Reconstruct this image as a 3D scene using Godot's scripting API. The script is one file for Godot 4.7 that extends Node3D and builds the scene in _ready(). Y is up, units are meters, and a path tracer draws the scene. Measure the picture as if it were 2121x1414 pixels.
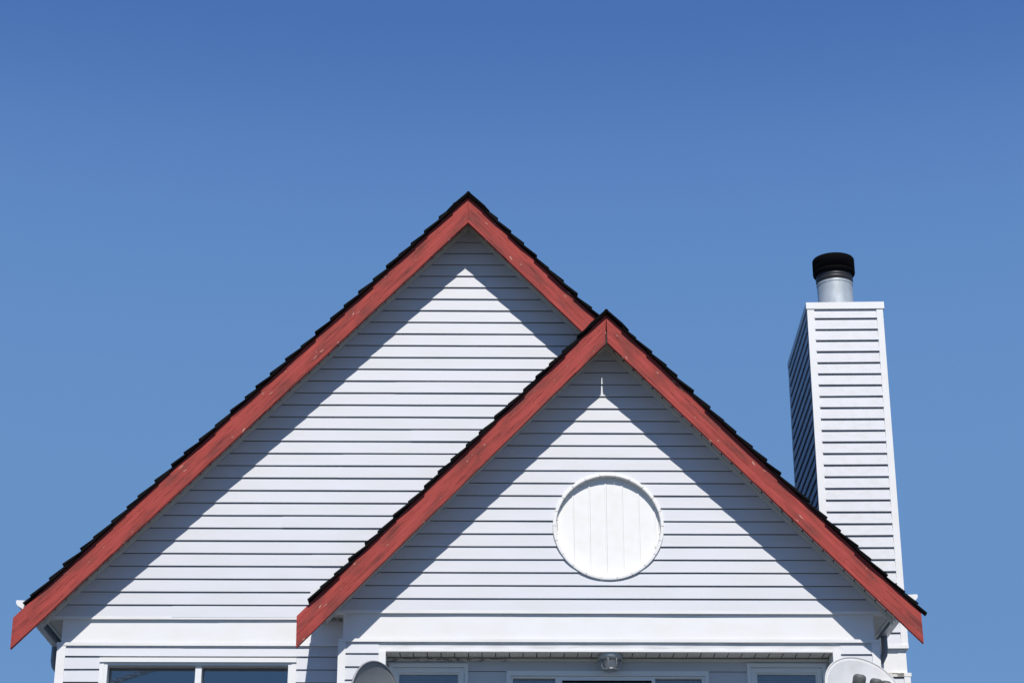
extends Node3D

# Units are metres, y is up. The front gable's wall stands on z = 0, the wide gable behind it on z = -0.2.
const SLOPE := 1.044                     # rise of the roofs per metre
const LEAN := 1.4457                     # sqrt(1 + SLOPE^2)
const MAIN_X := -0.214                   # ridge of the wide gable
const MAIN_TOP := 8.861                  # top of its bargeboards at the ridge
const MAIN_WALL := -0.2
const MAIN_FACE := 0.05                  # front of its bargeboards
const NEAR_X := 0.853                    # the same for the narrow gable in front
const NEAR_TOP := 7.75
const NEAR_WALL := 0.0
const NEAR_FACE := 0.275
const BACK := -8.0

var rng := RandomNumberGenerator.new()
var M := {}
var house: Node3D


# ---------------------------------------------------------------- nodes
func tag(o: Node, label: String, category := "", group := "", kind := "") -> Node:
	if label: o.set_meta("label", label)
	if category: o.set_meta("category", category)
	if group: o.set_meta("group", group)
	if kind: o.set_meta("kind", kind)
	return o

func numbered(parent: Node, called: String) -> String:
	if not parent.has_node(called): return called
	var n := 1
	while parent.has_node("%s_%03d" % [called, n]): n += 1
	return "%s_%03d" % [called, n]

var counts := {}
func own_name(parent: Node, called: String) -> String:
	var key := str(parent.get_instance_id()) + called
	var n: int = counts.get(key, 0)
	counts[key] = n + 1
	return called if n == 0 else "%s_%03d" % [called, n]

func start() -> SurfaceTool:
	var st := SurfaceTool.new()
	st.begin(Mesh.PRIMITIVE_TRIANGLES)
	st.set_smooth_group(-1)
	return st

func done(called: String, st: SurfaceTool, m: Material, parent: Node, at := Transform3D.IDENTITY) -> MeshInstance3D:
	st.generate_normals()
	var o := MeshInstance3D.new()
	o.name = own_name(parent, called)
	o.mesh = st.commit()
	o.material_override = m
	o.transform = at
	parent.add_child(o, true)
	return o

func group_node(called: String, parent: Node, at := Transform3D.IDENTITY) -> Node3D:
	var o := Node3D.new()
	o.name = own_name(parent, called)
	o.transform = at
	parent.add_child(o, true)
	return o


# ---------------------------------------------------------------- shapes
func tri(st: SurfaceTool, a: Vector3, b: Vector3, c: Vector3) -> void:
	st.add_vertex(a); st.add_vertex(b); st.add_vertex(c)

# corners given clockwise as seen from outside
func quad(st: SurfaceTool, a: Vector3, b: Vector3, c: Vector3, d: Vector3) -> void:
	tri(st, a, b, c); tri(st, a, c, d)

func box(st: SurfaceTool, lo: Vector3, hi: Vector3) -> void:
	prism(st, PackedVector2Array([Vector2(lo.x, lo.y), Vector2(hi.x, lo.y), Vector2(hi.x, hi.y), Vector2(lo.x, hi.y)]), lo.z, hi.z)

# a flat outline in x and y, drawn out from z0 to z1
func prism(st: SurfaceTool, outline: PackedVector2Array, z0: float, z1: float, uv = null) -> void:
	var p := outline
	if not Geometry2D.is_polygon_clockwise(p):
		p = p.duplicate(); p.reverse()
	# p runs clockwise seen from +z when y points up
	var area := 0.0
	for i in p.size():
		var a := p[i]; var b := p[(i + 1) % p.size()]
		area += a.x * b.y - b.x * a.y
	if area > 0.0: p.reverse()
	var ids := Geometry2D.triangulate_polygon(p)
	var put := func(v: Vector3) -> void:
		if uv != null: st.set_uv(uv.call(v))
		st.add_vertex(v)
	for k in range(0, ids.size(), 3):
		var a := p[ids[k]]; var b := p[ids[k + 1]]; var c := p[ids[k + 2]]
		if (b - a).cross(c - a) > 0.0:
			var t := b; b = c; c = t
		put.call(Vector3(a.x, a.y, z1)); put.call(Vector3(b.x, b.y, z1)); put.call(Vector3(c.x, c.y, z1))
		put.call(Vector3(a.x, a.y, z0)); put.call(Vector3(c.x, c.y, z0)); put.call(Vector3(b.x, b.y, z0))
	for i in p.size():
		var a := p[i]; var b := p[(i + 1) % p.size()]
		for v in [Vector3(a.x, a.y, z1), Vector3(a.x, a.y, z0), Vector3(b.x, b.y, z0), Vector3(a.x, a.y, z1), Vector3(b.x, b.y, z0), Vector3(b.x, b.y, z1)]:
			put.call(v)

# radius and height pairs turned round the y axis
func lathe(st: SurfaceTool, prof: Array, c: Vector3, sides := 48, smooth := true) -> void:
	st.set_smooth_group(1 if smooth else -1)
	for i in sides:
		var a := TAU * i / sides
		var b := TAU * (i + 1) / sides
		for k in prof.size() - 1:
			var p: Vector2 = prof[k]
			var q: Vector2 = prof[k + 1]
			quad(st, c + Vector3(cos(a) * q.x, q.y, sin(a) * q.x), c + Vector3(cos(b) * q.x, q.y, sin(b) * q.x), c + Vector3(cos(b) * p.x, p.y, sin(b) * p.x), c + Vector3(cos(a) * p.x, p.y, sin(a) * p.x))
	st.set_smooth_group(-1)

func tube(st: SurfaceTool, path: Array, r: float, sides := 10, squash := 1.0) -> void:
	st.set_smooth_group(2)
	var rings := []
	for i in path.size():
		var t: Vector3 = (path[mini(i + 1, path.size() - 1)] - path[maxi(i - 1, 0)]).normalized()
		var side := t.cross(Vector3(0, 0, 1) if absf(t.z) < 0.8 else Vector3.UP).normalized()
		var over := side.cross(t)
		var ring := []
		for k in sides:
			var a := TAU * k / sides
			ring.append(path[i] + (side * cos(a) + over * sin(a) * squash) * r)
		rings.append(ring)
	for i in path.size() - 1:
		for k in sides:
			var n := (k + 1) % sides
			quad(st, rings[i][k], rings[i][n], rings[i + 1][n], rings[i + 1][k])
	for k in range(1, sides - 1):
		tri(st, rings[0][0], rings[0][k + 1], rings[0][k])
		tri(st, rings[-1][0], rings[-1][k], rings[-1][k + 1])
	st.set_smooth_group(-1)

# One siding board: a leaning face with a rounded butt. left and right give its ends at a height.
func board(parent: Node, y0: float, y1: float, left: Callable, right: Callable, z: float, m: Material, at := Transform3D.IDENTITY, rows := 1, proud := 0.0115, lift := 0.0, called := "siding_board") -> void:
	var st := start()
	var span: float = right.call(y0) - left.call(y0)
	if maxf(span, right.call(y1) - left.call(y1)) < 0.01: return
	var cols := clampi(int(span / 0.45), 1, 9)
	var over := y1 - 0.0040
	var wave := []
	for i in cols + 1: wave.append([rng.randf_range(-0.0009, 0.0009), rng.randf_range(-0.0007, 0.0007)])
	# rows: the underside's back edge, the butt's lower edge, the turn above it, then the face
	var levels := [[y0 + 0.0015, -0.004], [y0, proud - 0.0015], [y0 + 0.0022, proud]]
	for r in rows: 
		var t := (r + 1.0) / rows
		levels.append([lerpf(y0, over, t), lerpf(proud, 0.0006, t)])
	var at_level := func(l: int, i: int) -> Vector3:
		var y: float = levels[l][0]
		var a: float = left.call(minf(y, y1)); var b: float = maxf(a, right.call(minf(y, y1)))
		var soft: float = 1.0 if l < levels.size() - 1 else 0.2
		return Vector3(lerpf(a, b, float(i) / cols), y + wave[i][1] * soft, z + levels[l][1] + lift + wave[i][0] * soft * (1.0 if l > 0 else 0.0))
	for l in levels.size() - 1:
		st.set_smooth_group(3 + l if l < 2 else 3)
		for i in cols:
			quad(st, at_level.call(l + 1, i), at_level.call(l + 1, i + 1), at_level.call(l, i + 1), at_level.call(l, i))
	done(called, st, m, parent, at)

func courses(parent: Node, from_y: float, to_y: float, step: float, left: Callable, right: Callable, z: float, m: Array, at := Transform3D.IDENTITY, joins := 0.0, proud := 0.0115) -> void:
	var y := from_y
	while y < to_y - 0.004:
		var top := minf(y + step, to_y)
		var a: float = left.call(y); var b: float = right.call(y)
		var mat: Material = m[rng.randi() % m.size()]
		if joins > 0.0 and b - a > 2.0 and rng.randf() < joins:
			var cut := lerpf(a, b, rng.randf_range(0.25, 0.75))
			board(parent, y, top, left, func(_h): return cut, z, mat, at, 1, proud)
			board(parent, y, top, func(_h): return cut - 0.025, right, z, m[rng.randi() % m.size()], at, 1, proud, 0.0012)
		else:
			board(parent, y, top, left, right, z, mat, at, 1, proud)
		y += step

func strip(called: String, parent: Node, lo: Vector3, hi: Vector3, m: Material, at := Transform3D.IDENTITY) -> MeshInstance3D:
	var st := start()
	box(st, lo, hi)
	return done(called, st, m, parent, at)

# a facing of thin metal that bows in and out a little along its length
func panel(called: String, parent: Node, x0: float, x1: float, y0: float, y1: float, z: float, bow: float, m: Material, at := Transform3D.IDENTITY, ends := 0.0) -> void:
	var st := start()
	st.set_smooth_group(4)
	var n := maxi(2, int((x1 - x0) / 0.12))
	var ph := rng.randf() * 9.0
	var pts := []
	for i in n + 1:
		var x := lerpf(x0, x1, float(i) / n)
		var b := (sin(x * 2.3 + ph) * 0.55 + sin(x * 5.9 + ph * 2.0) * 0.3 + rng.randf_range(-0.15, 0.15)) * bow
		pts.append([x, z + ends + b])
	for i in n:
		var a = pts[i]; var b = pts[i + 1]
		quad(st, Vector3(a[0], y1, a[1]), Vector3(b[0], y1, b[1]), Vector3(b[0], y0, z + ends * 0.4), Vector3(a[0], y0, z + ends * 0.4))
	st.set_smooth_group(-1)
	quad(st, Vector3(x1, y1, pts[n][1]), Vector3(x1, y1, z - 0.02), Vector3(x1, y0, z - 0.02), Vector3(x1, y0, z + ends * 0.4))
	quad(st, Vector3(x0, y1, z - 0.02), Vector3(x0, y1, pts[0][1]), Vector3(x0, y0, z + ends * 0.4), Vector3(x0, y0, z - 0.02))
	quad(st, Vector3(x0, y0, z + ends * 0.4), Vector3(x1, y0, z + ends * 0.4), Vector3(x1, y0, z - 0.02), Vector3(x0, y0, z - 0.02))
	done(called, st, m, parent, at)


# ---------------------------------------------------------------- materials
func lin(r: float, g: float, b: float) -> Color:
	return Color(r, g, b).linear_to_srgb()

func mat(c: Color, rough := 0.7, metal := 0.0, spec := 0.5) -> StandardMaterial3D:
	var m := StandardMaterial3D.new()
	m.albedo_color = c; m.roughness = rough; m.metallic = metal; m.metallic_specular = spec
	return m

# uneven tone over a surface, in world space
func worn(m: StandardMaterial3D, size: float, low: float, seed_: int, stretch := Vector3.ONE, soft := true) -> StandardMaterial3D:
	var n := FastNoiseLite.new()
	n.seed = seed_; n.frequency = 0.012; n.fractal_octaves = 5
	var t := NoiseTexture2D.new()
	t.width = 512; t.height = 512; t.seamless = true; t.noise = n
	var g := Gradient.new()
	g.set_color(0, Color(low, low, low * 0.985)); g.set_color(1, Color.WHITE)
	g.set_offset(0, 0.12 if soft else 0.3); g.set_offset(1, 0.62 if soft else 0.5)
	t.color_ramp = g
	m.albedo_texture = t
	m.uv1_triplanar = true; m.uv1_world_triplanar = true
	m.uv1_scale = stretch / size
	return m

func red_wood() -> void:
	var w := 2048; var h := 128
	var grain := FastNoiseLite.new(); grain.seed = 5; grain.frequency = 0.02; grain.fractal_octaves = 4
	var fine := FastNoiseLite.new(); fine.seed = 9; fine.frequency = 0.05; fine.fractal_octaves = 3
	var blot := FastNoiseLite.new(); blot.seed = 12; blot.frequency = 0.006; blot.fractal_octaves = 3
	var chip := FastNoiseLite.new(); chip.seed = 31; chip.frequency = 0.03; chip.fractal_octaves = 4
	rng.seed = 77
	var knots := []
	for i in 9: knots.append(Vector3(rng.randf() * w, rng.randf_range(0.2, 0.8) * h, rng.randf_range(7.0, 20.0)))
	var img := Image.create(w, h, false, Image.FORMAT_RGB8)
	var bump := Image.create(w, h, false, Image.FORMAT_RGB8)
	for y in h:
		for x in w:
			var yy := float(y)
			var bend := 0.0
			for k in knots:
				var dx: float = (x - k.x) / (k.z * 3.2)
				if absf(dx) < 2.5: bend += k.z * 0.9 * exp(-dx * dx) * signf(yy - k.y) * exp(-absf(yy - k.y) / (k.z * 1.6))
			var g := grain.get_noise_2d(x * 0.10, (yy - bend) * 2.6)
			var f := fine.get_noise_2d(x * 0.16, (yy - bend) * 5.0)
			var b := blot.get_noise_2d(x, yy * 2.0)
			var tone := 1.0 + 0.10 * g + 0.09 * f + 0.12 * b
			var crack := 1.0 if f < -0.42 and g < -0.05 else 0.0
			var c := Color(0.640, 0.284, 0.262) * tone
			c.r = lerpf(c.r, c.r * 0.86, clampf(-b * 1.5, 0.0, 1.0))
			if crack > 0.0: c = c.lerp(Color(0.30, 0.09, 0.09), 0.55)
			var p := chip.get_noise_2d(x * 0.55, yy * 1.5)
			if p > 0.55 and b < 0.0: c = Color(0.83, 0.70, 0.63).lerp(c, 0.15 + 0.4 * absf(f))
			elif p > 0.50 and b < 0.0: c = c.lerp(Color(0.36, 0.12, 0.11), 0.6)
			img.set_pixel(x, y, c)
			var hgt := clampf(0.6 + 0.3 * g + 0.25 * f - 0.35 * crack, 0.0, 1.0)
			bump.set_pixel(x, y, Color(hgt, hgt, hgt))
	var it := ImageTexture.create_from_image(img)
	var bt := ImageTexture.create_from_image(bump)
	var m := mat(Color.WHITE, 0.75, 0.0, 0.3)
	m.albedo_texture = it
	m.heightmap_enabled = true; m.heightmap_texture = bt; m.heightmap_scale = 0.25
	M.red = m

func materials() -> void:
	M.siding = []
	for k in 3:
		var s: float = [1.0, 0.994, 0.987][k]
		M.siding.append(worn(mat(lin(0.645 * s, 0.665 * s, 0.715 * s), 0.55), 1.9, 0.984, 40 + k, Vector3(0.5, 2.0, 1.0)))
	M.sooted = []
	for k in 3: M.sooted.append(worn(mat(lin(0.635, 0.65, 0.695), 0.55), 0.8, 0.968, 47 + k, Vector3(1.0, 1.6, 1.0)))
	M.spotted = worn(mat(lin(0.72, 0.73, 0.75), 0.6), 1.7, 0.90, 61, Vector3(0.7, 4.0, 1.0))
	M.trim = worn(mat(lin(0.85, 0.855, 0.865), 0.5), 1.2, 0.985, 51, Vector3(0.6, 1.0, 1.0))
	M.grimy = worn(mat(lin(0.72, 0.70, 0.66), 0.7), 0.45, 0.55, 57, Vector3(0.7, 2.2, 1.0), false)
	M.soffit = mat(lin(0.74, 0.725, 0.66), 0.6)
	M.backing = mat(lin(0.08, 0.08, 0.08), 0.9)
	M.dark = mat(lin(0.02, 0.018, 0.016), 0.9)
	M.shingle = []
	for k in 3: M.shingle.append(worn(mat(lin(0.009 + 0.003 * k, 0.009 + 0.003 * k, 0.010 + 0.003 * k), 0.95, 0.0, 0.12), 0.06, 0.5, 70 + k))
	M.vent = worn(mat(lin(0.89, 0.89, 0.885), 0.6), 0.9, 0.985, 81)
	M.frame = mat(lin(0.84, 0.86, 0.86), 0.4)
	M.glass = mat(Color(lin(0.30, 0.33, 0.36), 0.15), 0.02, 0.45, 0.5)
	M.glass.transparency = BaseMaterial3D.TRANSPARENCY_ALPHA
	M.dim_glass = mat(Color(lin(0.25, 0.265, 0.28), 0.9), 0.02, 0.92, 0.5)
	M.dim_glass.transparency = BaseMaterial3D.TRANSPARENCY_ALPHA
	M.blind = mat(lin(0.72, 0.76, 0.8), 0.6)
	M.curtain = mat(lin(0.12, 0.11, 0.10), 0.9)
	M.metal = worn(mat(lin(0.50, 0.55, 0.59), 0.5, 0.25), 0.6, 0.9, 91, Vector3(1.5, 0.5, 1.5))
	M.black = mat(lin(0.005, 0.005, 0.006), 0.9, 0.0, 0.12)
	M.sooty = mat(lin(0.035, 0.035, 0.04), 0.5, 0.3)
	M.gutter = mat(lin(0.78, 0.79, 0.8), 0.4)
	M.pipe = mat(lin(0.26, 0.27, 0.29), 0.5)
	M.dish_white = worn(mat(lin(0.62, 0.63, 0.64), 0.5), 0.7, 0.95, 95)
	M.dish_grey = worn(mat(lin(0.23, 0.245, 0.262), 0.55), 0.5, 0.95, 97)
	M.dish_lip = mat(lin(0.30, 0.30, 0.32), 0.4)
	M.horn = worn(mat(lin(0.11, 0.12, 0.115), 0.6), 0.1, 0.8, 99)
	M.lamp_metal = mat(lin(0.5, 0.53, 0.53), 0.35, 0.6)
	M.lamp_glass = mat(Color(lin(0.6, 0.62, 0.66), 0.2), 0.05, 0.0, 0.6)
	M.lamp_glass.transparency = BaseMaterial3D.TRANSPARENCY_ALPHA
	M.opal = mat(lin(0.7, 0.7, 0.7), 0.3)
	M.wire = mat(lin(0.85, 0.84, 0.80), 0.5)
	M.lawn = worn(mat(lin(0.085, 0.088, 0.082), 0.95), 6.0, 0.6, 110)
	red_wood()


# ---------------------------------------------------------------- the house
func rake(ax: float, top: float, x: float) -> float:
	return top - SLOPE * absf(x - ax)

# outline of a band that follows the rake on one side, between two drops below the bargeboard's top
func band(ax: float, top: float, side: float, d0: float, d1: float, hi: float, lo: float) -> PackedVector2Array:
	var xa := ax + side * d0; var xb := ax + side * d1
	return PackedVector2Array([Vector2(xa, rake(ax, top, xa) - hi), Vector2(xb, rake(ax, top, xb) - hi), Vector2(xb, rake(ax, top, xb) - lo), Vector2(xa, rake(ax, top, xa) - lo)])

func bargeboard(ax: float, top: float, side: float, outline: PackedVector2Array, front: float, slide: float) -> void:
	var st := start()
	var uv := func(v: Vector3) -> Vector2:
		var d := absf(v.x - ax)
		var along := d * LEAN + (rake(ax, top, v.x) - v.y) * SLOPE / LEAN
		var across := (rake(ax, top, v.x) - v.y) / LEAN
		return Vector2(along / 5.2 + slide, across / 0.17 + slide * 3.0)
	prism(st, outline, front - 0.038, front, uv)
	done("bargeboard", st, M.red, house)

func rake_soffit(ax: float, top: float, side: float, d0: float, d1: float, wall: float, front: float) -> void:
	var g := group_node("rake_soffit", house)
	var d := d0
	var w := 0.105 / LEAN
	while d < d1 - 0.02:
		var st := start()
		prism(st, band(ax, top, side, d + 0.002, minf(d + w - 0.0075, d1), 0.13, 0.14), wall + 0.001, front - 0.0385)
		done("soffit_panel", st, M.soffit, g)
		d += w
	var st2 := start()
	prism(st2, band(ax, top, side, d0, d1, 0.118, 0.128), wall, front - 0.039)
	done("lining", st2, M.dark, g)
	var st3 := start()
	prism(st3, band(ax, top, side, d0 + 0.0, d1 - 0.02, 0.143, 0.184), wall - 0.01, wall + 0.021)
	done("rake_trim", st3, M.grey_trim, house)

# roof deck with one shingle per course at the rake and the rest of each course behind it
func roof_slope(ax: float, top: float, side: float, d0: float, d1: float, front: float, back: float, cut = null, gut := 99.0) -> void:
	var st := start()
	prism(st, band(ax, top, side, d0, minf(d1 - 0.03, gut), 0.004, 0.075), back, front - 0.04)
	var deck := done("roof_slope", st, M.dark, house)
	var rest := start()
	var s := 0.0
	var step := 0.152
	var length := (d1 - d0) * LEAN
	var n := int(length / step) + 1
	for k in n:
		var butt := minf((k + 1) * step + rng.randf_range(-0.022, 0.022), length + 0.02)
		var up := maxf(butt - 0.30, 0.0)
		var lift := rng.randf_range(0.0, 0.007)
		var thick := rng.randf_range(0.011, 0.017)
		var pts := PackedVector2Array()
		var mid := (up + butt) * 0.5
		for q in [[up, 0.004], [mid, 0.013 + rng.randf_range(-0.003, 0.004)], [butt, 0.013 + lift + thick], [butt - rng.randf_range(-0.006, 0.012), 0.011 + lift], [mid, 0.003 + rng.randf_range(-0.006, 0.0)], [up, -0.003]]:
			# q: distance down the slope, height off it
			var d: float = q[0] / LEAN; var off: float = q[1] * 1.0
			var x := ax + side * (d0 + d + off * SLOPE / LEAN)
			pts.append(Vector2(x, top - SLOPE * (d0 + d) + off / LEAN))
		var front_z := front + 0.024 + rng.randf_range(-0.010, 0.014)
		if cut != null:
			var keep: Array = Geometry2D.intersect_polygons(pts, cut.call())
			if keep.is_empty(): continue
			pts = keep[0]
		var piece := start()
		var hind := maxf(front_z - 0.33, back)
		if butt / LEAN > gut + 0.03: hind = front - 0.037
		prism(piece, pts, hind, front_z)
		done("shingle", piece, M.shingle[rng.randi() % 3], deck)
		if hind - 0.004 > back + 0.02 and butt / LEAN <= gut + 0.03: prism(rest, pts, back, hind - 0.004)
	if back < front - 0.6:
		var o := done("shingle_courses", rest, M.shingle[1], deck)
		o.set_meta("kind", "stuff")

func ridge_caps(ax: float, top: float, front: float, back: float, deck_name: String) -> void:
	var z := front + 0.034
	for k in 3:
		var st := start()
		var t := 0.012
		var up := 0.014 + 0.004 * (k % 2) + top
		var pts := PackedVector2Array()
		for q in [[-0.17, -0.012], [-0.12, 0.0], [-0.02, 0.0], [-0.008, 0.006], [0.008, 0.006], [0.02, 0.0], [0.12, 0.0], [0.17, -0.012]]:
			pts.append(Vector2(ax + q[0], up + 0.014 - SLOPE * absf(q[0]) * 1.0 + q[1] + absf(q[0]) * 0.10))
		for q in [[0.165, -0.016], [0.0, 0.0], [-0.165, -0.016]]:
			pts.append(Vector2(ax + q[0], up - 0.004 - SLOPE * absf(q[0]) + absf(q[0]) * 0.06))
		var z1 := z - 0.16 * k
		prism(st, pts, maxf(z1 - (0.32 if k < 2 else 9.0), back), z1 - 0.002 * k)
		done("ridge_cap", st, M.shingle[k], house)

func eave(x_wall: float, x_edge: float, z0: float, z1: float) -> void:
	var g := group_node("eave_soffit", house)
	var s := signf(x_edge - x_wall)
	var lo := minf(x_wall, x_edge); var hi := maxf(x_wall, x_edge)
	var z := z1
	var k := 0
	while z > z0 + 0.02 and k < 26:
		var st := start()
		box(st, Vector3(lo, 5.484, maxf(z - 0.1, z0)), Vector3(hi, 5.494, z - 0.005))
		done("soffit_panel", st, M.soffit, g)
		z -= 0.1; k += 1
	if z > z0 + 0.02:
		var more := start()
		box(more, Vector3(lo, 5.484, z0), Vector3(hi, 5.494, z - 0.005))
		done("soffit_panel", more, M.soffit, g)
	strip("lining", g, Vector3(lo, 5.495, z0), Vector3(hi, 5.5, z1), M.dark)
	# the light channel along the outer edge, and a narrow one along the wall
	strip("edge_trim", g, Vector3(minf(x_edge, x_edge - s * 0.02), 5.474, z0), Vector3(maxf(x_edge, x_edge - s * 0.02), 5.5, z1 - 0.002), M.soffit)
	strip("wall_trim", g, Vector3(minf(x_wall, x_wall + s * 0.014), 5.476, z0), Vector3(maxf(x_wall, x_wall + s * 0.014), 5.4838, z1 - 0.003), M.soffit)
	strip("eave_board", house, Vector3(minf(x_edge + s * 0.001, x_edge + s * 0.022), 5.50, z0), Vector3(maxf(x_edge + s * 0.001, x_edge + s * 0.022), 5.6, z1), M.dark)

func gutter(x: float, s: float, z0: float, z1: float) -> void:
	var prof := [Vector2(0, 5.556), Vector2(0, 5.460), Vector2(0.042, 5.462), Vector2(0.052, 5.478), Vector2(0.074, 5.502), Vector2(0.104, 5.520), Vector2(0.117, 5.538), Vector2(0.119, 5.558), Vector2(0.110, 5.562)]
	var outer := PackedVector2Array(); 
	for p in prof: outer.append(Vector2(x + s * p.x, p.y))
	for i in range(prof.size() - 1, -1, -1):
		var p: Vector2 = prof[i]
		outer.append(Vector2(x + s * clampf(p.x + (0.002 if i < 2 else -0.0025), 0.0, 0.2), p.y + (0.0025 if i == 1 or i == 2 else 0.0012)))
	var st := start()
	prism(st, outer, z0, z1)
	var g := done("gutter", st, M.gutter, house)
	var cap := PackedVector2Array()
	for p in prof: cap.append(Vector2(x + s * p.x, p.y))
	var e := start()
	prism(e, cap, z1 + 0.0005, z1 + 0.003)
	done("end_cap", e, M.trim, g)

func window(called: String, x0: float, x1: float, y0: float, y1: float, z: float, blinds: bool, mids: Array) -> void:
	var w := group_node(called, house)
	# outer casing, four pieces; a head flashing; sash inside it; the pane; blinds behind
	var c := 0.028
	strip("frame", w, Vector3(x0, y1 - c, z - 0.03), Vector3(x1, y1, z + 0.020), M.frame)
	strip("frame", w, Vector3(x0, y0, z - 0.03), Vector3(x1, y0 + c, z + 0.020), M.frame)
	strip("frame", w, Vector3(x0, y0 + c, z - 0.03), Vector3(x0 + c, y1 - c, z + 0.019), M.frame)
	strip("frame", w, Vector3(x1 - c, y0 + c, z - 0.03), Vector3(x1, y1 - c, z + 0.019), M.frame)
	var a := x0 + c; var b := x1 - c; var lo := y0 + c; var hi := y1 - c
	var d := 0.036
	strip("sash", w, Vector3(a, hi - d, z - 0.05), Vector3(b, hi - 0.004, z + 0.004), M.frame)
	strip("sash", w, Vector3(a, lo, z - 0.05), Vector3(b, lo + d, z + 0.004), M.frame)
	strip("sash", w, Vector3(a + 0.003, lo + d, z - 0.05), Vector3(a + d, hi - d, z + 0.003), M.frame)
	strip("sash", w, Vector3(b - d, lo + d, z - 0.05), Vector3(b - 0.003, hi - d, z + 0.003), M.frame)
	a += d; b -= d; lo += d; hi -= d
	var e := 0.012
	strip("bead", w, Vector3(a, hi - e, z - 0.05), Vector3(b, hi, z - 0.010), M.frame)
	strip("bead", w, Vector3(a, lo, z - 0.05), Vector3(a + e, hi - e, z - 0.011), M.frame)
	strip("bead", w, Vector3(b - e, lo, z - 0.05), Vector3(b, hi - e, z - 0.011), M.frame)
	strip("pane", w, Vector3(a + e, lo, z - 0.034), Vector3(b - e, hi - e, z - 0.030), M.glass)
	if blinds:
		var y := hi - 0.02
		strip("blind_rail", w, Vector3(a + 0.01, hi - 0.018, z - 0.085), Vector3(b - 0.01, hi - 0.002, z - 0.055), M.blind)
		while y > lo:
			var st := start()
			quad(st, Vector3(a + 0.012, y, z - 0.078), Vector3(b - 0.012, y, z - 0.078), Vector3(b - 0.012, y - 0.019, z - 0.062), Vector3(a + 0.012, y - 0.019, z - 0.062))
			quad(st, Vector3(a + 0.012, y - 0.001, z - 0.0785), Vector3(a + 0.012, y - 0.020, z - 0.0625), Vector3(b - 0.012, y - 0.020, z - 0.0625), Vector3(b - 0.012, y - 0.001, z - 0.0785))
			done("blind_slat", st, M.blind, w)
			y -= 0.0225

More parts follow.
